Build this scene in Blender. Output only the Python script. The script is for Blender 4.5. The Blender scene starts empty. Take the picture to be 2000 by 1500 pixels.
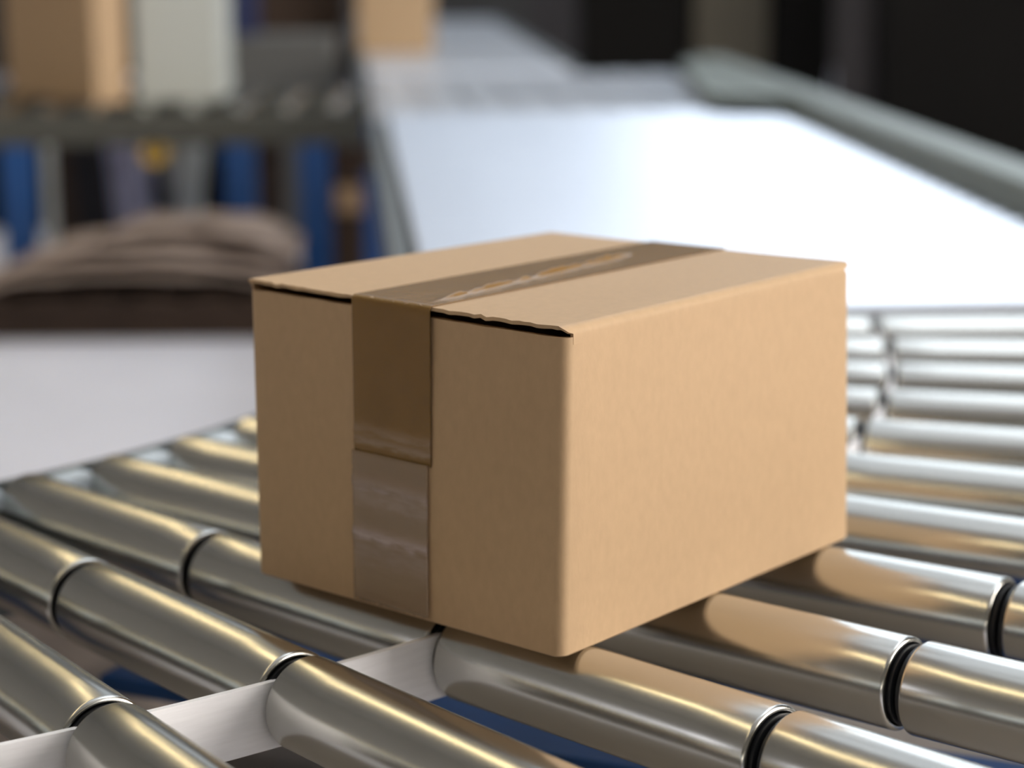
import bpy, bmesh, math, random
from mathutils import Vector, Matrix, noise
random.seed(7)
sc = bpy.context.scene
PI = math.pi

# ------------------------------------------------------------------ camera
H_CAM = 0.364
PITCH, ROLL, FPX = 0.20851374, -0.00693252, 4261.4
fwd = Vector((0, math.cos(PITCH), -math.sin(PITCH)))
rt = Vector((1, 0, 0)); up = rt.cross(fwd)
r2 = rt * math.cos(ROLL) + up * math.sin(ROLL)
u2 = -rt * math.sin(ROLL) + up * math.cos(ROLL)
cd = bpy.data.cameras.new('camera'); cam = bpy.data.objects.new('camera', cd)
sc.collection.objects.link(cam); sc.camera = cam
cam.matrix_world = Matrix(((r2.x, u2.x, -fwd.x, 0), (r2.y, u2.y, -fwd.y, 0), (r2.z, u2.z, -fwd.z, H_CAM), (0, 0, 0, 1)))
cd.sensor_width = 36; cd.lens = FPX / 2000 * 36; cd.clip_start = 0.02; cd.clip_end = 60
cd.dof.use_dof = True; cd.dof.focus_distance = 1.07; cd.dof.aperture_fstop = 4.4; cd.dof.aperture_blades = 0

# ------------------------------------------------------------------ world, exposure
w = bpy.data.worlds.new('hall_air'); sc.world = w; w.use_nodes = True
w.node_tree.nodes['Background'].inputs[0].default_value = (0.70, 0.64, 0.55, 1)
w.node_tree.nodes['Background'].inputs[1].default_value = 0.20
sc.view_settings.view_transform = 'Standard'; sc.view_settings.look = 'None'
sc.view_settings.gamma = 1; sc.view_settings.use_curve_mapping = False
sc.view_settings.exposure = 0.0
sc.cycles.use_denoising = True
sc.cycles.max_bounces = 8; sc.cycles.glossy_bounces = 5; sc.cycles.diffuse_bounces = 3
sc.cycles.sample_clamp_indirect = 6

E_BACK, E_SKY, E_RIGHT, E_LAMP, E_DIM = 3.0, 2.7, 13.5, 9.5, 0.8

# ------------------------------------------------------------------ materials
def mat(name, col, rough=0.5, metal=0.0, noise_amt=0.0, nscale=20, emit=None, estr=1.0, bump=0.0, bscale=200, spec=0.5, coat=0.0, alpha=1.0, stretch=None, aniso=0.0):
    m = bpy.data.materials.new(name); m.use_nodes = True
    nt = m.node_tree; b = nt.nodes['Principled BSDF']
    b.inputs['Base Color'].default_value = (*col, 1)
    b.inputs['Roughness'].default_value = rough; b.inputs['Metallic'].default_value = metal
    b.inputs['Specular IOR Level'].default_value = spec
    b.inputs['Coat Weight'].default_value = coat; b.inputs['Coat Roughness'].default_value = 0.12
    b.inputs['Alpha'].default_value = alpha
    if aniso: b.inputs['Anisotropic'].default_value = aniso
    tc = nt.nodes.new('ShaderNodeTexCoord'); mp = nt.nodes.new('ShaderNodeMapping')
    nt.links.new(tc.outputs['Object'], mp.inputs[0])
    if stretch: mp.inputs['Scale'].default_value = stretch
    if noise_amt:
        n = nt.nodes.new('ShaderNodeTexNoise'); n.inputs['Scale'].default_value = nscale; n.inputs['Detail'].default_value = 6
        nt.links.new(mp.outputs[0], n.inputs['Vector'])
        cr = nt.nodes.new('ShaderNodeMapRange'); cr.inputs[1].default_value = 0.25; cr.inputs[2].default_value = 0.75
        cr.inputs[3].default_value = 1 - noise_amt; cr.inputs[4].default_value = 1 + noise_amt
        nt.links.new(n.outputs[0], cr.inputs[0])
        mx = nt.nodes.new('ShaderNodeVectorMath'); mx.operation = 'SCALE'
        mx.inputs[0].default_value = col
        nt.links.new(cr.outputs[0], mx.inputs['Scale']); nt.links.new(mx.outputs[0], b.inputs['Base Color'])
    if bump:
        n2 = nt.nodes.new('ShaderNodeTexNoise'); n2.inputs['Scale'].default_value = bscale; n2.inputs['Detail'].default_value = 4
        nt.links.new(mp.outputs[0], n2.inputs['Vector'])
        bp = nt.nodes.new('ShaderNodeBump'); bp.inputs['Strength'].default_value = bump; bp.inputs['Distance'].default_value = 0.001
        nt.links.new(n2.outputs[0], bp.inputs['Height']); nt.links.new(bp.outputs[0], b.inputs['Normal'])
    if emit:
        b.inputs['Emission Color'].default_value = (*emit, 1); b.inputs['Emission Strength'].default_value = estr
    return m

def glare_bands(m, bands, col, strength):
    # glare streaks painted into the tape's base colour as whitish slanting bands
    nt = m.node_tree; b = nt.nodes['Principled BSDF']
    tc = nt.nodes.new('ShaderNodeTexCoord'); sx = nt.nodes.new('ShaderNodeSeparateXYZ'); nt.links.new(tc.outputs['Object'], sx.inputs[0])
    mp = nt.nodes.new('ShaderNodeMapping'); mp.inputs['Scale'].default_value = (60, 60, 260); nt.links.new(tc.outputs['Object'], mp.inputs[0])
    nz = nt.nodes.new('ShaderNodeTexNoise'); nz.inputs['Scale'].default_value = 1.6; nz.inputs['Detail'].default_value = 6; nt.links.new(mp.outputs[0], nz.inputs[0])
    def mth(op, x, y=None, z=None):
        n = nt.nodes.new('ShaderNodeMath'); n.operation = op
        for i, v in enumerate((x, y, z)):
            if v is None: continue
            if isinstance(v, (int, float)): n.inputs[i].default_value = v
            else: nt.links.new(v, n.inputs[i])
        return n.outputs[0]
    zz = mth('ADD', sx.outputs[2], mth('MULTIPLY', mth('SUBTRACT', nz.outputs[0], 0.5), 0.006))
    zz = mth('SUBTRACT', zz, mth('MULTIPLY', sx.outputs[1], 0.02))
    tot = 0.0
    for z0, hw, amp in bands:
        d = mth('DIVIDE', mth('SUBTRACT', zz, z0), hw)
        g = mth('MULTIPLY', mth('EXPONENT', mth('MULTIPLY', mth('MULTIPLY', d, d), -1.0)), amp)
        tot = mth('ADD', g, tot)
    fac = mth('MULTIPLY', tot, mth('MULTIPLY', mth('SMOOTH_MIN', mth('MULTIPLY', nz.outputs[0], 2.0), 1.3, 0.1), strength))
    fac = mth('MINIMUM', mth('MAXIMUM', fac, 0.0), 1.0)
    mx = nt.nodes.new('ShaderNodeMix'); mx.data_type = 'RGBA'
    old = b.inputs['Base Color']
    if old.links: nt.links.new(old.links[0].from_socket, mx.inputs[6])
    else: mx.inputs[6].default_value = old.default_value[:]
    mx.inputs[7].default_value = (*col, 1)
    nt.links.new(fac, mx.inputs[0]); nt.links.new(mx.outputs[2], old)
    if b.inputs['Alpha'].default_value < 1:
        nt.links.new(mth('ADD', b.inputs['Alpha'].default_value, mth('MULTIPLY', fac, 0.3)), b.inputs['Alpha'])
M = {}
M['card'] = mat('kraft_cardboard', (0.56, 0.38, 0.22), 0.6, noise_amt=0.045, nscale=200, bump=0.08, bscale=420, spec=0.4, stretch=(1, 1, 0.6))
M['card_top'] = mat('kraft_cardboard_flap', (0.56, 0.38, 0.22), 0.6, noise_amt=0.045, nscale=200, bump=0.08, bscale=420, spec=0.4, stretch=(1, 1, 0.6))
M['tape'] = mat('brown_packing_tape', (0.25, 0.14, 0.042), 0.24, noise_amt=0.08, nscale=30, bump=0.15, bscale=70, spec=0.3)
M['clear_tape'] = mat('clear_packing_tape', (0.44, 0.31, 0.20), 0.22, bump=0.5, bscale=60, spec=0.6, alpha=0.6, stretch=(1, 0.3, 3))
glare_bands(M['clear_tape'], [(0.0655, 0.005, 0.55), (0.0575, 0.004, 0.3), (0.0385, 0.0035, 0.95), (0.029, 0.008, 0.3)], (0.62, 0.50, 0.50), 0.7)  # whitish shine painted on both tapes, here and below
glare_bands(M['tape'], [(0.0965, 0.003, 0.5), (0.0905, 0.002, 0.6)], (0.50, 0.38, 0.30), 0.7)
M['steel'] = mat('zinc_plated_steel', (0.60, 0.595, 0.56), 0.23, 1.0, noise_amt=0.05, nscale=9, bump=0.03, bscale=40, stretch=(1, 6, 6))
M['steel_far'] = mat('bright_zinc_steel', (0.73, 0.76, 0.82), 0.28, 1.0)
M['black'] = mat('black_plastic', (0.012, 0.013, 0.016), 0.4)
M['white'] = mat('white_painted_steel', (0.90, 0.90, 0.93), 0.4, noise_amt=0.04, nscale=40, bump=0.1, bscale=60, stretch=(1, 1, 12))
M['spacer'] = mat('pale_blue_plastic', (0.55, 0.64, 0.72), 0.4)
M['frame'] = mat('galvanised_frame', (0.16, 0.18, 0.19), 0.5, 0.3, noise_amt=0.1, nscale=15)
M['rail'] = mat('grey_green_rail_paint', (0.20, 0.23, 0.21), 0.45, 0.2, noise_amt=0.05)
M['blue'] = mat('blue_paint', (0.010, 0.075, 0.26), 0.4, noise_amt=0.05)
M['beige'] = mat('beige_board', (0.42, 0.37, 0.33), 0.7, noise_amt=0.05)
M['brown'] = mat('dark_brown_wood', (0.055, 0.032, 0.02), 0.8, noise_amt=0.3, nscale=6)
M['dark'] = mat('dark_cloth', (0.012, 0.012, 0.018), 0.8)
M['lav'] = mat('lavender_plastic', (0.50, 0.50, 0.70), 0.6)
M['greysack'] = mat('pale_grey_sack', (0.6, 0.62, 0.6), 0.7, noise_amt=0.1, nscale=10)
M['yellow'] = mat('yellow_plastic', (0.75, 0.48, 0.06), 0.5)
M['pale'] = mat('pale_grey_plastic', (0.55, 0.57, 0.53), 0.6)
M['black_panel'] = mat('near_black_panel', (0.007, 0.006, 0.005), 0.9, spec=0.15, noise_amt=0.3, nscale=2)
M['olive'] = mat('olive_brown_board', (0.09, 0.075, 0.05), 0.8, noise_amt=0.1, nscale=3)
M['greybrown'] = mat('grey_brown_post', (0.07, 0.06, 0.058), 0.8)
M['navy'] = mat('navy_plastic', (0.02, 0.03, 0.10), 0.5)
M['belt'] = mat('pale_blue_grey_belt', (0.66, 0.70, 0.77), 0.32, 0.45)
M['floor'] = mat('pale_concrete', (0.82, 0.81, 0.88), 0.5, noise_amt=0.1, nscale=1.5)
M['wallm'] = mat('dark_wall_paint', (0.06, 0.055, 0.05), 0.8)
M['wall_pale'] = mat('pale_wall_paint', (0.27, 0.26, 0.24), 0.8)
M['ceil'] = mat('ceiling_paint', (0.45, 0.45, 0.45), 0.8)
M['day'] = mat('daylit_glass_back', (0.5, 0.5, 0.5), 0.3, emit=(0.80, 0.90, 1.0), estr=E_BACK)
M['sky'] = mat('daylit_skylight', (0.5, 0.5, 0.5), 0.3, emit=(0.82, 0.91, 1.0), estr=E_SKY)
M['dayr'] = mat('daylit_glass_side', (0.5, 0.5, 0.5), 0.3, emit=(1.0, 0.93, 0.85), estr=E_RIGHT)
M['glare_pane'] = mat('added_glare_pane_left', (0.5, 0.5, 0.5), 0.3, emit=(0.9, 0.9, 1.0), estr=3.0)  # for the added pane at the left
M['card_grey'] = mat('weathered_cardboard', (0.42, 0.32, 0.26), 0.8, noise_amt=0.1, nscale=8)
M['skirt'] = mat('taupe_skirt_paint', (0.62, 0.54, 0.49), 0.6)
M['dark_frame'] = mat('dark_olive_frame', (0.075, 0.075, 0.062), 0.5)
M['mid_grey'] = mat('mid_grey_paint', (0.12, 0.12, 0.115), 0.6)
M['dim'] = mat('clouded_skylight', (0.5, 0.5, 0.5), 0.3, emit=(0.80, 0.90, 1.0), estr=E_DIM)
M['lamp'] = mat('warm_lamp_tube', (0.5, 0.5, 0.5), 0.3, emit=(1.0, 0.79, 0.42), estr=E_LAMP)

# ------------------------------------------------------------------ helpers
C = sc.collection
def link(name, bm, m, parent=None, smooth=False, bevel=0.0, loc=None, rotz=None):
    me = bpy.data.meshes.new(name)
    bmesh.ops.recalc_face_normals(bm, faces=bm.faces)
    bm.to_mesh(me); bm.free(); me.materials.append(m)
    if smooth:
        for p in me.polygons: p.use_smooth = True
    o = bpy.data.objects.new(name, me); C.objects.link(o)
    if smooth == 'auto':
        me.set_sharp_from_angle(angle=math.radians(35))
    if bevel:
        md = o.modifiers.new('bevel', 'BEVEL'); md.width = bevel; md.segments = 2; md.limit_method = 'ANGLE'
    if parent: o.parent = parent
    if loc: o.location = loc
    if rotz is not None: o.rotation_euler = (0, 0, rotz)
    return o
def thing(name, label, cat, loc=(0, 0, 0), rotz=0, group=None):
    o = bpy.data.objects.new(name, None); C.objects.link(o); o.empty_display_size = 0.05
    o.location = loc; o.rotation_euler = (0, 0, rotz); o['label'] = label; o['category'] = cat
    if group: o['group'] = group
    return o
def tag(o, label, cat, group=None):
    o['label'] = label; o['category'] = cat
    if group: o['group'] = group
    return o
def box(bm, x0, x1, y0, y1, z0, z1, mtx=None):
    vs = [bm.verts.new((x, y, z)) for z in (z0, z1) for x, y in ((x0, y0), (x1, y0), (x1, y1), (x0, y1))]
    for f in ((0, 3, 2, 1), (4, 5, 6, 7), (0, 1, 5, 4), (1, 2, 6, 5), (2, 3, 7, 6), (3, 0, 4, 7)):
        bm.faces.new([vs[i] for i in f])
    if mtx:
        for v in vs: v.co = mtx @ v.co
def bxm(*a, mtx=None):
    bm = bmesh.new(); box(bm, *a, mtx=mtx); return bm
def lathe_x(bm, prof, seg=48):
    # prof: list of (x, r), revolved about the x axis
    rings = []
    for x, r in prof:
        if r <= 1e-6: rings.append([bm.verts.new((x, 0, 0))])
        else: rings.append([bm.verts.new((x, r * math.cos(2 * PI * i / seg), r * math.sin(2 * PI * i / seg))) for i in range(seg)])
    for a, b in zip(rings, rings[1:]):
        for i in range(seg):
            j = (i + 1) % seg
            if len(a) == 1 and len(b) == 1: continue
            if len(a) == 1: bm.faces.new((a[0], b[i], b[j]))
            elif len(b) == 1: bm.faces.new((a[i], a[j], b[0]))
            else: bm.faces.new((a[i], a[j], b[j], b[i]))
def cyl_between(bm, a, b, r, seg=16):
    a, b = Vector(a), Vector(b); d = b - a; L = d.length
    t = bmesh.new(); lathe_x(t, [(0, 0), (0, r), (L, r), (L, 0)], seg)
    q = Matrix.Translation(a) @ Vector((1, 0, 0)).rotation_difference(d.normalized()).to_matrix().to_4x4()
    vm = {v: bm.verts.new(q @ v.co) for v in t.verts}
    for f in t.faces: bm.faces.new([vm[v] for v in f.verts])
    t.free()
def arc_strip(r0, r1, z0, z1, t0, t1, n=60, cx=0, cy=0):
    bm = bmesh.new(); prev = None
    for i in range(n + 1):
        t = t0 + (t1 - t0) * i / n
        cur = [bm.verts.new((cx + r * math.cos(t), cy + r * math.sin(t), z)) for r, z in ((r0, z0), (r1, z0), (r1, z1), (r0, z1))]
        if prev:
            for k in range(4): bm.faces.new((prev[k], prev[(k + 1) % 4], cur[(k + 1) % 4], cur[k]))
        else: bm.faces.new(cur)
        prev = cur
    bm.faces.new(prev[::-1]); return bm

# ------------------------------------------------------------------ the hall
FZ = -0.50
def struct(o): o['kind'] = 'structure'; return o
struct(link('floor', bxm(-6, 6, -3, 13.2, FZ - 0.1, FZ), M['floor']))
struct(link('wall_back', bxm(-6, 6, 13.0, 13.2, FZ, 4.4), M['wallm']))
struct(link('wall_right', bxm(6, 6.2, -3, 13.2, FZ, 4.4), M['wallm']))
struct(link('wall_left', bxm(-6.2, -6, -3, 13.2, FZ, 4.4), M['wall_pale']))
struct(link('ceiling', bxm(-6.2, 6.2, -3, 13.2, 4.4, 4.5), M['ceil']))
def window(idx, loc, size, m, face):
    # a framed lit pane; face: 'y-' back wall, 'x-' right wall, 'z-' ceiling
    fr = bmesh.new(); pn = bmesh.new(); a, b = size[0] / 2, size[1] / 2; t = 0.05
    for (x0, x1, y0, y1) in ((-a - t, -a, -b - t, b + t), (a, a + t, -b - t, b + t), (-a, a, -b - t, -b), (-a, a, b, b + t), (-0.02, 0.02, -b, b)):
        box(fr, x0, x1, y0, y1, 0, 0.05)
    box(pn, -a, a, -b, b, 0.012, 0.03)
    f = link('window_%d' % idx, fr, M['ceil']); struct(f)  # the last one, on the left wall, is the added unseen glare pane
    link('pane', pn, m, f)
    f.location = loc
    f.rotation_euler = {'y-': (PI / 2, 0, 0), 'x-': (PI / 2, 0, -PI / 2), 'x+': (PI / 2, 0, PI / 2), 'z-': (PI, 0, 0)}[face]
wi = 1
window(1, (-0.2, 12.99, 3.5), (2.8, 1.2), M['dim'], 'y-'); wi = 2
for x, mm in ((2.7, 'day'), (4.9, 'day')):
    window(wi, (x, 12.99, 2.3), (2.0, 2.6), M[mm], 'y-'); wi += 1
for y in (10.8, 8.6, 6.4, 4.2, 2.0):
    for x, mm in ((-0.35, 'dim'), (1.85, 'sky')):
        window(wi, (x, y, 4.39), (1.8 if mm == 'dim' else 2.3, 1.9), M[mm], 'z-'); wi += 1
for y in (-1.2, 1.4):
    window(wi, (5.99, y, 2.0), (2.2, 2.6), M['dayr'], 'x-'); wi += 1

window(wi, (-5.99, -0.1, 1.35), (0.9, 0.6), M['glare_pane'], 'x+')  # unseen glowing pane added on the left wall to throw glare on the tape

# ------------------------------------------------------------------ curved conveyor
CX, CY = -0.90635, 2.01691
TH0, STEP = -0.87649993, 0.08716278
RIN, R12, R23, R34, ROUT = 0.812, 1.0275, 1.2455, 1.4559, 1.668
RR = 0.025
curve = thing('curved_roller_conveyor', 'curved conveyor bend of segmented steel rollers carrying the taped cardboard box', 'conveyor', (CX, CY, FZ))
GAP = 0.0042
def make_roller(L, m, lip=0.0022, seg=56):
    bm = bmesh.new()
    pr = [(GAP + 0.0012, RR - 0.0035), (GAP, RR - 0.0025), (GAP, RR - lip)]
    for k in range(1, 6):
        a = k / 5 * PI / 2
        pr.append((GAP + lip * (1 - math.cos(a)), RR - lip + lip * math.sin(a)))
    n = 6
    pr2 = [(L - x, r) for x, r in reversed(pr)]
    mid = [(GAP + lip + (L - 2 * GAP - 2 * lip) * i / n, RR) for i in range(1, n)]
    lathe_x(bm, pr + mid + pr2, seg)
    o = link('roller', bm, m, smooth='auto')
    for s in (0, 1):
        cb = bmesh.new()
        f = (lambda x: x) if s == 0 else (lambda x: L - x)
        lathe_x(cb, [(f(0.0070), RR - 0.0045), (f(0.0015), RR - 0.0032), (f(0.0008), RR - 0.005), (f(0.0008), 0.011), (f(0.0001), 0.009), (f(0.0001), 0)], 40)
        link('end_cap', cb, M['black'], o, smooth='auto')
    return o
def copy_roller(o, parent, loc, rz):
    c = o.copy(); C.objects.link(c); c.parent = parent; c.location = loc; c.rotation_euler = (0, 0, rz)
    for ch in o.children:
        d = ch.copy(); C.objects.link(d); d.parent = c
    return c
lanes = [(RIN, R12), (R12, R23), (R23, R34), (R34, ROUT)]
LANE_ADJ = {}
for li, (ra, rb) in enumerate(lanes):
    proto = None
    ra0, rb0 = ra, rb
    for k in range(-3, 11):
        # the outer two lanes' ends are staggered a little along the bend
        e = 0.0115 if k <= 1 else (0.003 if k == 2 else -0.002)
        if li >= 2 and k in (2, 3): proto = None
        ra = ra0 + (e if li == 3 else 0); rb = rb0 + (e if li == 2 else 0)
        t = TH0 + STEP * k
        loc = (ra * math.cos(t), ra * math.sin(t), -RR - FZ)
        if proto is None:
            proto = make_roller(rb - ra, M['steel']); proto.parent = curve; proto.location = loc; proto.rotation_euler = (0, 0, t)
        else: copy_roller(proto, curve, loc, t)
TA, TB = TH0 - 3.6 * STEP, TH0 + 10.5 * STEP
zc = -FZ
link('inner_side_frame', arc_strip(RIN - 0.012, RIN - 0.004, zc - 0.10, zc - 0.006, TA, TB), M['frame'], curve)
link('outer_side_frame', arc_strip(ROUT + 0.002, ROUT + 0.03, zc - 0.10, zc - 0.004, TA, TB), M['frame'], curve)
link('divider_strip', arc_strip(R23 - 0.0018, R23 + 0.0018, zc - 0.046, zc - 0.0105, TA, TB, 120), M['white'], curve)
for k in range(-3, 10):
    t = TH0 + STEP * (k + 0.5)
    b = bxm(-0.003, 0.013, -0.014, 0.014, -0.014, 0.0)
    link('spacer', b, M['spacer'], curve, bevel=0.002, loc=(RIN * math.cos(t), RIN * math.sin(t), zc - 0.006), rotz=t)
link('side_skirt', arc_strip(RIN - 0.008, RIN - 0.004, zc - 0.34, zc - 0.10, TA, TB), M['skirt'], curve)
# blue cross members and legs under the rollers
for t in (TH0 - 1.2 * STEP, TH0 + 5 * STEP, TH0 + 9.6 * STEP):
    for r in (RIN - 0.02, ROUT + 0.016):
        link('leg', bxm(-0.03, 0.03, -0.03, 0.03, 0, zc - 0.10), M['blue'], curve, bevel=0.003, loc=(r * math.cos(t), r * math.sin(t), 0), rotz=t)
def wbeam(a, b, wdt, z0, z1, name, m, parent):
    a, b = Vector(a), Vector(b); d = b - a
    return link(name, bxm(0, d.length, -wdt / 2, wdt / 2, z0, z1), m, parent, bevel=0.002, loc=(a.x - CX, a.y - CY, 0), rotz=math.atan2(d.y, d.x))
wbeam((-0.262, 1.475), (0.42, 1.140), 0.108, zc - 0.152, zc - 0.14, 'cross_member', M['blue'], curve)
wbeam((-0.1, 2.15), (0.72, 1.75), 0.08, zc - 0.19, zc - 0.14, 'cross_member', M['blue'], curve)

link('under_tray', arc_strip(RIN, ROUT, zc - 0.215, zc - 0.205, TA, TB), M['beige'], curve)

# ------------------------------------------------------------------ straight conveyor
PSI = -0.07504293
nx = Vector((math.cos(PSI), -math.sin(PSI), 0)); dy = Vector((math.sin(PSI), math.cos(PSI), 0))
ROT = math.atan2(nx.y, nx.x)
def loc_nd(n, d, z=0): return (CX + nx.x * n + dy.x * d, CY + nx.y * n + dy.y * d, z)
straight = thing('straight_roller_conveyor', 'straight conveyor of full-width rollers running away behind the box, glaring white', 'conveyor', loc_nd(0, 0, FZ), ROT)
SL, SR = 0.828, 1.592
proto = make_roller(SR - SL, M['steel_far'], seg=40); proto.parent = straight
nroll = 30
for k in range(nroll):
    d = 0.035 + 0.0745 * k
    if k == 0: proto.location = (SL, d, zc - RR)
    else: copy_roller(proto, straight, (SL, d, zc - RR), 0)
DE = 0.035 + 0.0745 * (nroll - 1) + 0.03
link('left_side_frame', bxm(SL - 0.026, SL - 0.002, -0.02, DE, zc - 0.10, zc - 0.012), M['frame'], straight)
for d in (0.1, DE - 0.15):
    for n in (SL - 0.014, 1.63): link('leg', bxm(n - 0.03, n + 0.03, d - 0.03, d + 0.03, 0, zc - 0.10), M['blue'], straight)
rb = bmesh.new()
prof = [(1.597, -0.10), (1.597, 0.036), (1.602, 0.041), (1.672, 0.041), (1.677, 0.036), (1.677, -0.10)]
for d in (-0.02, 3.25): pass
v0 = [rb.verts.new((n, -0.02, zc + z)) for n, z in prof]; v1 = [rb.verts.new((n, 3.25, zc + z)) for n, z in prof]
for i in range(6): rb.faces.new((v0[i], v0[(i + 1) % 6], v1[(i + 1) % 6], v1[i]))
rb.faces.new(v0); rb.faces.new(v1[::-1])
link('side_rail', rb, M['rail'], straight)
gb = bmesh.new()
vs = [(1.597, 2.05), (1.597, 3.2), (1.565, 3.2), (1.515, 2.75), (1.46, 2.15)]
a = [gb.verts.new((x, y, zc + 0.012)) for x, y in vs]; b = [gb.verts.new((x, y, zc + 0.035)) for x, y in vs]
gb.faces.new(a[::-1]); gb.faces.new(b)
for i in range(5): gb.faces.new((a[i], a[(i + 1) % 5], b[(i + 1) % 5], b[i]))
link('guide_plate', gb, M['rail'], straight)

# belt transfer beyond the rollers
tr = thing('strip_belt_conveyor', 'short pale conveyor section of parallel belts just past the glaring straight rollers', 'conveyor', loc_nd(0, 0, FZ), ROT)
link('bed', bxm(SL - 0.02, 1.59, DE + 0.03, 3.36, zc - 0.08, zc - 0.012), M['belt'], tr, bevel=0.004)
for i in range(8):
    n0 = SL + 0.0 + i * 0.093
    link('belt', bxm(n0, n0 + 0.080, DE + 0.035, 3.35, zc - 0.010, zc - 0.002), M['belt'], tr, bevel=0.002)
for d in (DE + 0.15, 3.25):
    for n in (SL + 0.02, 1.55): link('leg', bxm(n - 0.03, n + 0.03, d - 0.03, d + 0.03, 0, zc - 0.08), M['blue'], tr)
# far belt conveyor
fb = thing('far_belt_conveyor', 'narrow pale blue-grey conveyor in the far distance above the box', 'conveyor', loc_nd(0, 0, FZ), ROT)
link('belt', bxm(SL - 0.02, 1.34, 3.60, 6.6, zc - 0.03, zc - 0.006), M['belt'], fb, bevel=0.01)
link('side_frame', bxm(SL - 0.04, SL - 0.022, 3.60, 6.6, zc - 0.10, zc - 0.0), M['frame'], fb)
link('side_frame', bxm(1.342, 1.36, 3.60, 6.6, zc - 0.10, zc - 0.0), M['frame'], fb)
for d in (3.8, 6.3):
    for n in (SL, 1.32): link('leg', bxm(n - 0.03, n + 0.03, d - 0.03, d + 0.03, 0, zc - 0.03), M['blue'], fb)

# ------------------------------------------------------------------ the cardboard box
BL, BW, BH = 0.2662, 0.2296, 0.1699
YAW = 0.86575
cb = thing('cardboard_box', 'closed brown cardboard box sealed with brown tape, standing on the front rollers', 'box', (0.02643, 1.05154, 0.0), YAW)
def rounded_rect(x0, x1, y0, y1, r, n=5):
    out = []
    for cx, cy, a0 in ((x1 - r, y0 + r, -PI / 2), (x1 - r, y1 - r, 0), (x0 + r, y1 - r, PI / 2), (x0 + r, y0 + r, PI)):
        for i in range(n + 1):
            a = a0 + PI / 2 * i / n; out.append((cx + r * math.cos(a), cy + r * math.sin(a)))
    return out
ZB = BH - 0.0060
def densify(pts, step=0.012):
    out = []
    for i, p in enumerate(pts):
        q = pts[(i + 1) % len(pts)]; L = math.hypot(q[0] - p[0], q[1] - p[1]); k = max(1, int(L / step))
        out += [(p[0] + (q[0] - p[0]) * j / k, p[1] + (q[1] - p[1]) * j / k) for j in range(k)]
    return out
def bulge(x, y, z):
    # the long panel and the end panel bow out by about a millimetre
    u = min(max(x / BL, 0), 1); v = min(max(y / BW, 0), 1); s = min(max(z / BH, 0), 1)
    k = math.sin(PI * min(s / 0.92, 1)) if 0 < s < 0.92 else 0
    dxx = 0; dyy = 0
    if y < 0.006: dyy = -0.0014 * math.sin(PI * u) * k
    if x < 0.006: dxx = -0.0010 * math.sin(PI * v) * k
    return Vector((x + dxx, y + dyy, z))
bm = bmesh.new()
outer = densify(rounded_rect(0.0008, BL, 0, BW, 0.0058)); inner = None
zs = [0.0012, 0.004] + [0.004 + (ZB - 0.004) * i / 14 for i in range(1, 15)]
rings = []
ins = [(0.0008 + 0.0014 + (x - 0.0008) * (BL - 0.0036) / (BL - 0.0008) * 1.0, 0.0012 + y * (BW - 0.0024) / BW) for x, y in outer]
rings.append([bm.verts.new((x, y, 0.0)) for x, y in ins])
for z in zs:
    top = z == zs[-1]
    rings.append([bm.verts.new(bulge(x, y, z + ((0.0007 * noise.noise(Vector((x * 60, y * 60, 3)))) if top else 0))) for x, y in outer])
cx0, cy0 = BL / 2, BW / 2
ths = 0.0030
def shrink(pts, t, z, jit=0): return [bm.verts.new((cx0 + (x - cx0) * (1 - t / (BL / 2)), cy0 + (y - cy0) * (1 - t / (BW / 2)), z)) for x, y in pts]
rings.append(shrink(outer, ths, ZB)); rings.append(shrink(outer, ths, ZB - 0.02))
for a, b in zip(rings, rings[1:]):
    n = len(a)
    for i in range(n): bm.faces.new((a[i], a[(i + 1) % n], b[(i + 1) % n], b[i]))
bm.faces.new(rings[0][::-1]); bm.faces.new(rings[-1])
link('box_body', bm, M['card'], cb, smooth='auto')
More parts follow.
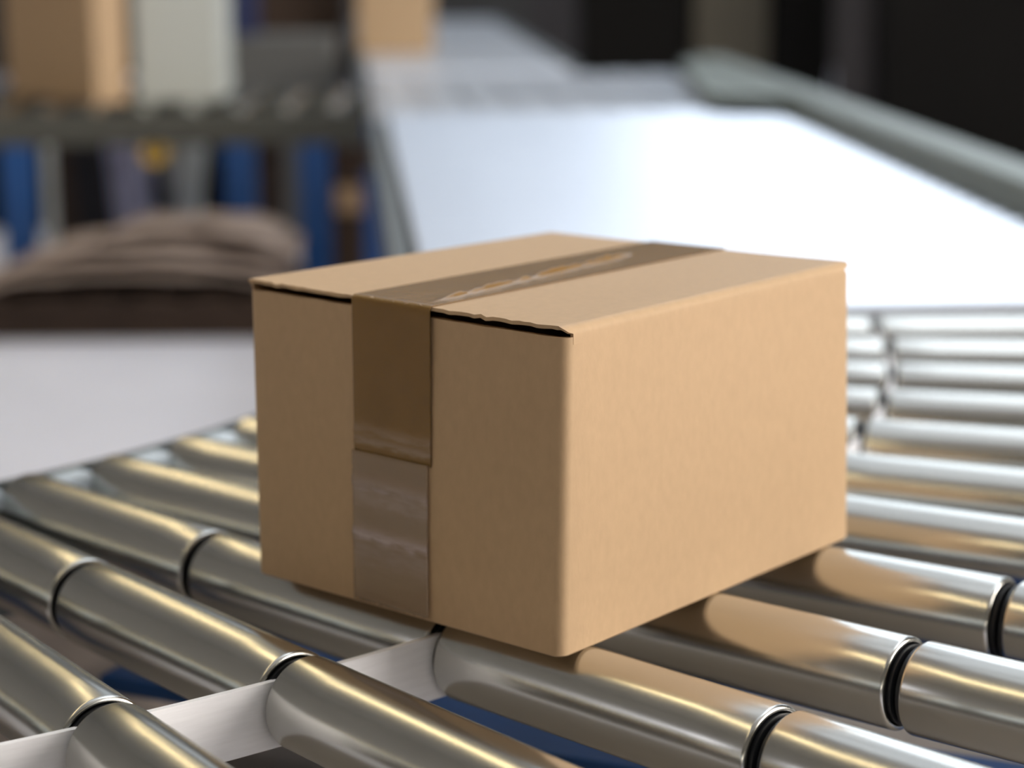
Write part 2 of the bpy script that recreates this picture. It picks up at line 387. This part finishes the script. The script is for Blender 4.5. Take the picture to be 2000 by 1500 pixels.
def flap(sign):
    # profile across y: from the wall, round the fold, flat to the centre seam
    Rf, t = (0.0050 if sign > 0 else 0.0030), 0.0019
    po, pi_ = [(-0.0001, ZB - 0.0035), (-0.0001, BH - Rf)], [(t, ZB - 0.0035), (t, BH - Rf)]
    for i in range(1, 8):
        a = PI / 2 * i / 8
        po.append((Rf - (Rf + 0.0001) * math.cos(a), BH - Rf + Rf * math.sin(a)))
        pi_.append((Rf - (Rf - t) * math.cos(a), BH - Rf + (Rf - t) * math.sin(a)))
    nn = 26
    for i in range(nn + 1):
        y = Rf + (BW / 2 - 0.0006 - Rf) * i / nn
        sag = -0.0006 * math.sin(PI * i / nn) * 0.6
        po.append((y, BH + sag)); pi_.append((y, BH - t + sag))
    bm = bmesh.new(); NX = 24; rows = []
    for j in range(NX + 1):
        x = BL * j / NX; row = []
        for (y, z) in po + pi_[::-1]:
            xx = x; zz = z
            if j == 0:
                xx += -0.0004 + 0.0018 * noise.noise(Vector((y * 260, z * 500, sign * 9))); zz += 0.0010 * noise.noise(Vector((y * 190, 5 * sign, 2)))
            if z < BH - 0.004: xx = max(xx, 0.0060) if j == 0 else min(xx, BL - 0.0060)
            # corner rounding where the fold meets the box end
            if y < Rf and j in (0, NX):
                k = min(1, max(0, (BH - 0.0003 - z) / 0.0050)) ** 1.3
                if j == 0: xx = max(xx, 0.0062 * k)
                else: xx = min(xx, BL - 0.0062 * k)
            yy = y if sign > 0 else BW - y
            row.append(bm.verts.new((xx, yy, zz)))
        rows.append(row)
    for a, b in zip(rows, rows[1:]):
        n = len(a)
        for i in range(n): bm.faces.new((a[i], a[(i + 1) % n], b[(i + 1) % n], b[i]))
    n = len(po)
    for row, s in ((rows[0], 1), (rows[-1], -1)):
        for i in range(n - 1):
            q = (row[i], row[i + 1], row[2 * n - 2 - i], row[2 * n - 1 - i]); bm.faces.new(q if s > 0 else q[::-1])
    return link('top_flap', bm, M['card_top'], cb, smooth='auto')
flap(1); flap(-1)
# tape over the seam
TY0, TY1 = 0.0890, 0.1455
def tape_strip(path, ny, y0, y1, m, name, wr=0.0, thick=0.0003, endcut=0.0):
    bm = bmesh.new(); top = []; bot = []
    for j, (x, z, nx_, nz_) in enumerate(path):
        rt_ = []; rb_ = []
        for i in range(ny + 1):
            v = i / ny; y = y0 + (y1 - y0) * v
            h = thick
            zz = z; xx = x
            if wr and nz_ > 0.9:
                # raised crease running aslant along the tape
                u = x / BL
                yc = TY0 + 0.007 + 0.030 * u + 0.0008 * noise.noise(Vector((x * 60, 3, 0)))
                s = math.exp(-((y - yc) / 0.0013) ** 2) * max(0, min(1, (u - 0.04) * 18, (0.80 - u) * 14))
                h += wr * s * (0.7 + 0.6 * noise.noise(Vector((x * 130, 1.7, 0))))
            if nx_ < -0.9:
                h += 0.00015 * (1 + noise.noise(Vector((y * 90, z * 70, 4))))
                for z0, hh, ww in ((0.097, 0.0005, 0.0025), (0.091, 0.0004, 0.0015), (0.070, 0.0007, 0.0030), (0.041, 0.0008, 0.0028)):
                    zz0 = z0 - 0.05 * (TY1 - y) * 0.3 + 0.0012 * noise.noise(Vector((y * 140, z0 * 50, 8)))
                    h += hh * math.exp(-((z - zz0) / ww) ** 2)
            if endcut and j == len(path) - 1: zz -= 0.0008 * noise.noise(Vector((y * 400, 2, 1)))
            rt_.append(bm.verts.new((xx + nx_ * h, y, zz + nz_ * h)))
            rb_.append(bm.verts.new((xx, y, zz)))
        top.append(rt_); bot.append(rb_)
    for g in (top, bot):
        for a, b in zip(g, g[1:]):
            for i in range(ny): bm.faces.new((a[i], a[i + 1], b[i + 1], b[i]))
    for a, b in ((top[0], bot[0]), (top[-1], bot[-1])):
        for i in range(ny): bm.faces.new((a[i], a[i + 1], b[i + 1], b[i]))
    for k in (0, ny):
        for j in range(len(path) - 1): bm.faces.new((top[j][k], top[j + 1][k], bot[j + 1][k], bot[j][k]))
    return link(name, bm, m, cb, smooth=True)
path = []
for i in range(81):
    x = BL - BL * i / 80 - 0.0 + 0.001
    path.append((x, BH + 0.0001, 0, 1))
for i in range(1, 7):
    a = PI / 2 * i / 6
    path.append((0.001 - 0.0022 * math.sin(a), BH - 0.0022 * (1 - math.cos(a)) + 0.0001, -math.sin(a), math.cos(a)))
for i in range(1, 31):
    path.append((-0.0012 + 0.0004 * i / 30, BH - 0.0022 - (0.082) * i / 30, -1, 0))
t1 = tape_strip(path, 90, TY0, TY1, M['tape'], 'packing_tape', wr=0.0032, endcut=1)
t1['label'] = 'brown glossy tape over the seam'
p2 = [(-0.0008 - 0.0004, 0.086 - 0.083 * i / 40, -1, 0) for i in range(41)]
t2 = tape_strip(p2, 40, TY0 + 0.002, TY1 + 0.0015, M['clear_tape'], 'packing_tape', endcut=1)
t2['label'] = 'clear shiny tape low on the end panel'

# the real box is slightly out of square: nudge its eight corners
COR = {(0, 1, 0): (0.001, 0.2292, 0), (0, 1, 1): (0.001, 0.2292, 0.1712), (0, 0, 0): (-0.0060, -0.0008, 0), (0, 0, 1): (-0.0040, -0.0034, 0.1706),
       (1, 0, 0): (0.2781, 0.0049, 0), (1, 0, 1): (0.2757, 0.0077, 0.1682), (1, 1, 0): (0.2800, 0.2330, 0), (1, 1, 1): (0.2783, 0.2400, 0.1656)}
for ch in cb.children:
    for v in ch.data.vertices:
        u, vv, s_ = v.co.x / BL, v.co.y / BW, v.co.z / BH
        r = Vector((0, 0, 0))
        for (i, j, k), c in COR.items():
            r += Vector(c) * ((u if i else 1 - u) * (vv if j else 1 - vv) * (s_ if k else 1 - s_))
        v.co = r

# ------------------------------------------------------------------ background: cross conveyor on blue legs
def at(px, py, D):
    d = fwd + r2 * ((px - 1000) / FPX) - u2 * ((py - 750) / FPX)
    return Vector((0, 0, H_CAM)) + d * (D / d.y)
BZ = -0.045
cross = thing('cross_roller_conveyor', 'blurred roller conveyor on blue legs running across the left background', 'conveyor', (-1.2, 5.0, FZ))
zb = BZ - FZ
X0, X1 = -1.15, 0.87
rp = make_roller(0.56, M['steel'], seg=24)
rp.parent = cross; rp.location = (X0 + 0.06, 0.04, zb - RR); rp.rotation_euler = (0, 0, PI / 2)
nb = int((X1 - X0 - 0.1) / 0.11)
for k in range(1, nb + 1): copy_roller(rp, cross, (X0 + 0.06 + 0.11 * k, 0.04, zb - RR), PI / 2)
link('front_side_frame', bxm(X0, X1, 0.0, 0.035, zb - 0.085, zb - 0.012), M['dark_frame'], cross, bevel=0.004)
link('rear_side_frame', bxm(X0, X1, 0.605, 0.64, zb - 0.085, zb - 0.012), M['dark_frame'], cross, bevel=0.004)
for px in (45, 475, 620):
    X = at(px, 400, 5.05).x + 1.2
    for y, lm in ((0.0, 'blue'), (0.58, 'brown')):
        link('leg', bxm(X - 0.036, X + 0.036, y, y + 0.05, 0, zb - 0.085), M[lm], cross, bevel=0.004)
def simple_box(name, label, cat, px0, px1, D, depth, z0, h, m, rz=0.0, group=None, flaps=True):
    a = at(px0, 100, D).x; b = at(px1, 100, D).x; wd = b - a
    t = thing(name, label, cat, ((a + b) / 2, D + depth / 2, z0), rz, group)
    link('box_body', bxm(-wd / 2, wd / 2, -depth / 2, depth / 2, 0, h - 0.003), m, t, bevel=0.003)
    for s in (0, 1):
        y0, y1 = (-depth / 2, -0.001) if s == 0 else (0.001, depth / 2)
        link('top_flap', bxm(-wd / 2, wd / 2, y0, y1, h - 0.003, h), m, t)
    link('packing_tape', bxm(-wd / 2 - 0.001, wd / 2 + 0.001, -0.025, 0.025, h, h + 0.0008), M['tape'], t)
    return t
# yawed carton at the far left: its lit narrow side faces right
A0 = at(186, 150, 5.12)
t = thing('cardboard_box', 'blurred brown carton on the left background conveyor, at the left edge of the picture', 'box', (A0.x, A0.y, BZ), math.radians(38))
link('box_body', bxm(0, 0.085, 0, 0.47, 0, 0.297), M['card'], t, bevel=0.003)
link('top_flap', bxm(0, 0.042, 0, 0.47, 0.297, 0.300), M['card_top'], t)
link('top_flap', bxm(0.043, 0.085, 0, 0.47, 0.297, 0.300), M['card_top'], t)
simple_box('plastic_crate', 'blurred pale grey-green crate on the left background conveyor beside the brown carton', 'crate', 264, 428, 5.22, 0.24, BZ, 0.26, M['pale'])

simple_box('cardboard_box', 'blurred pinkish tan carton at the top edge left of the far belt conveyor', 'box', 700, 842, 6.4, 0.3, -0.0055, 0.3, M['card'])

# things under the cross conveyor
def floor_box(name, label, cat, px0, px1, py0, D, depth, m, tilt=0.0):
    a = at(px0, py0, D); b = at(px1, py0, D); wd = b.x - a.x; h = a.z - FZ
    o = link(name, bxm(-wd / 2, wd / 2, 0, depth, 0, h), m, bevel=0.006, loc=((a.x + b.x) / 2, D, FZ))
    if tilt: o.rotation_euler = (0, tilt, 0)
    return tag(o, label, cat)
floor_box('storage_cabinet', 'dark brown blurred cabinet behind the left background conveyor', 'cabinet', 480, 668, -60, 6.6, 0.4, M['brown'])
simple_box('plastic_tote', 'small dark blue blurred tote at the top edge, right of the pale crate', 'tote', 456, 494, 6.13, 0.18, at(480, 72, 6.1).z, 0.22, M['navy'])
floor_box('low_cabinet', 'mid grey low cabinet in front of the dark brown cabinet behind the conveyor', 'cabinet', 452, 650, 72, 6.1, 0.25, M['mid_grey'])
floor_box('storage_cabinet', 'long low dark cabinet far behind the blue legs at the left', 'cabinet', -330, 462, 190, 6.3, 0.4, M['black_panel'])
floor_box('fibreboard_sheet', 'pale greenish-grey panel standing behind the left conveyor leg', 'board', 78, 128, 225, 5.9, 0.05, M['greysack'])
floor_box('plastic_bin', 'tall lavender-grey bin under the left background conveyor', 'bin', 200, 268, 250, 5.25, 0.2, M['lav'])
o = floor_box('wooden_board', 'dark board leaning against the lavender bin', 'board', 128, 196, 262, 5.2, 0.04, M['dark'], 0.0)
me = o.data
for v in me.vertices:
    if v.co.z < 0.1: v.co.x += 0.03
# grey sack tapering downwards, and yellow tape roll
def sack(D, pts, name, label, cat, m, dep=0.12):
    bm = bmesh.new(); rings = []
    for px, py, hw in pts:
        c = at(px, py, D); r = hw / FPX * D
        rings.append([bm.verts.new((c.x + r * math.cos(2 * PI * i / 20), c.y + min(dep, r * 1.2) * math.sin(2 * PI * i / 20), c.z)) for i in range(20)])
    for a, b in zip(rings, rings[1:]):
        for i in range(20): bm.faces.new((a[i], a[(i + 1) % 20], b[(i + 1) % 20], b[i]))
    bm.faces.new(rings[0]); bm.faces.new(rings[-1][::-1])
    return tag(link(name, bm, m, smooth='auto'), label, cat)
sack(5.4, [(352, 235, 42), (358, 300, 48), (362, 350, 38), (365, 400, 30), (368, 460, 36), (368, 560, 42), (368, 605, 42)], 'grey_sack', 'pale grey sack narrowing in the middle under the left background conveyor', 'sack', M['greysack'])
yr = bmesh.new(); c = at(306, 286, 5.05)
lathe_x(yr, [(-0.02, 0.014), (-0.02, 0.029), (0.02, 0.029), (0.02, 0.014), (-0.02, 0.014)], 28)
o = tag(link('tape_roll', yr, M['yellow'], smooth='auto', loc=(c.x, 5.03, c.z - 0.010)), 'small yellow roll hanging under the background conveyor frame', 'tape roll'); o.rotation_euler = (0, 0, PI / 2)
# stack of cartons at the right end, below the conveyor
ca = at(718, 330, 4.9)
floor_box('cardboard_box', 'brown carton standing on the floor left of the straight conveyor, behind the sealed box', 'box', 648, 708, 420, 5.0, 0.3, M['brown'])
cz = at(700, 420, 5.0).z
for i, (p0, p1, z0, h, mm, lab) in enumerate(((652, 720, cz, 0.065, 'card', 'lighter tan carton stacked on the floor carton left of the straight conveyor'), (655, 714, cz + 0.066, 0.085, 'brown', 'dark brown carton topmost of the stack left of the straight conveyor'))):
    a, b = at(p0, 300, 5.02), at(p1, 300, 5.02)
    tag(link('cardboard_box', bxm(a.x, b.x, 5.02, 5.26, z0, z0 + h), M[mm], bevel=0.004), lab, 'box')
# flattened cardboard on a dark pallet
pal = thing('wooden_pallet', 'dark low pallet under the heap of flattened cardboard at the left', 'pallet', (at(300, 600, 4.75).x, 4.75, FZ))
for y in (-0.15, 0.0, 0.15): link('bearer', bxm(-0.36, 0.32, y - 0.03, y + 0.03, 0, 0.07), M['brown'], pal)
for i in range(6): link('deck_board', bxm(-0.36 + i * 0.116, -0.26 + i * 0.116, -0.2, 0.2, 0.07, 0.09), M['brown'], pal)
def sheet(cx, cy, z, wd, dp, rz, arch, seed, label):
    bm = bmesh.new(); N, K = 26, 12; g = []
    for s in (0.004, 0):
        rows = []
        for j in range(K + 1):
            row = []
            for i in range(N + 1):
                u, v = i / N - 0.5, j / K - 0.5
                h = arch * max(0, math.cos(PI * u)) ** 0.6 + 0.012 * (noise.noise(Vector((u * 5, v * 4, seed))) + 0.6)
                row.append(bm.verts.new((u * wd, v * dp, h + s)))
            rows.append(row)
        g.append(rows)
    for rows in g:
        for a, b in zip(rows, rows[1:]):
            for i in range(N): bm.faces.new((a[i], a[i + 1], b[i + 1], b[i]))
    for j in (0, K):
        for i in range(N): bm.faces.new((g[0][j][i], g[0][j][i + 1], g[1][j][i + 1], g[1][j][i]))
    for i in (0, N):
        for j in range(K): bm.faces.new((g[0][j][i], g[0][j + 1][i], g[1][j + 1][i], g[1][j][i]))
    o = link('cardboard_sheet', bm, M['card_grey'], smooth='auto', loc=(cx, cy, z), rotz=rz)
    return tag(o, label, 'cardboard sheet')
px_ = pal.location.x
sheet(px_ - 0.03, 4.75, FZ + 0.092, 0.68, 0.38, 0.03, 0.035, 1, 'lowest flattened cardboard sheet on the dark pallet')
sheet(px_ - 0.01, 4.78, FZ + 0.118, 0.62, 0.36, -0.04, 0.035, 3, 'second flattened cardboard sheet of the heap on the pallet')
sheet(px_ + 0.04, 4.82, FZ + 0.144, 0.56, 0.32, 0.05, 0.035, 5, 'third flattened cardboard sheet of the heap on the pallet')
sheet(px_ + 0.08, 4.86, FZ + 0.170, 0.40, 0.28, -0.03, 0.035, 7, 'topmost flattened cardboard sheet arching over the heap on the pallet')

# dark furniture in the right background
floor_box('tall_cabinet', 'tall near-black blurred cabinet above the middle of the straight conveyor', 'cabinet', 1132, 1350, -420, 8.4, 0.4, M['black_panel'])
floor_box('fibreboard_sheet', 'olive-brown blurred board between the two near-black cabinets', 'board', 1362, 1508, -420, 8.4, 0.3, M['olive'])
floor_box('tall_cabinet', 'near-black blurred cabinet right of the olive panel', 'cabinet', 1520, 1638, -420, 8.4, 0.4, M['black_panel'])
floor_box('tall_post', 'grey-brown blurred post beside the black cabinets at the right', 'post', 1656, 1722, -420, 7.9, 0.2, M['greybrown'])
floor_box('tall_cabinet', 'wide near-black blurred cabinet filling the upper right corner', 'cabinet', 1745, 2400, -420, 7.6, 0.3, M['black_panel'])
floor_box('fibreboard_sheet', 'brown-grey blurred board behind the tip of the far belt conveyor', 'board', 1030, 1126, -420, 9.8, 0.06, M['greybrown'])

# ------------------------------------------------------------------ warm ceiling lamps above the bend
for y, lab in ((0.5, 'warm strip lamp hung over the left of the bend, nearest of the row'), (2.55, 'warm strip lamp second in the row over the left of the conveyors'), (4.75, 'warm strip lamp third in the row over the left of the conveyors'), (6.95, 'warm strip lamp fourth in the row, farthest over the left of the conveyors')):
    L = 2.0
    t = thing('ceiling_lamp', lab, 'lamp', (-1.38, y, 2.15), PI / 2, 'warm strip lamps in a row')
    hb = bmesh.new(); box(hb, -L / 2, L / 2, -0.09, 0.09, 0.02, 0.09); link('lamp_housing', hb, M['ceil'], t)
    tb = bmesh.new(); box(tb, -L / 2 + 0.03, L / 2 - 0.03, -0.045, 0.045, 0.0, 0.02); link('lamp_tube', tb, M['lamp'], t)
    for q in (-1, 1):
        wb = bmesh.new(); cyl_between(wb, (q * L * 0.4, 0, 0.09), (q * L * 0.4, 0, 2.25), 0.004, 8); link('suspension_wire', wb, M['black'], t)
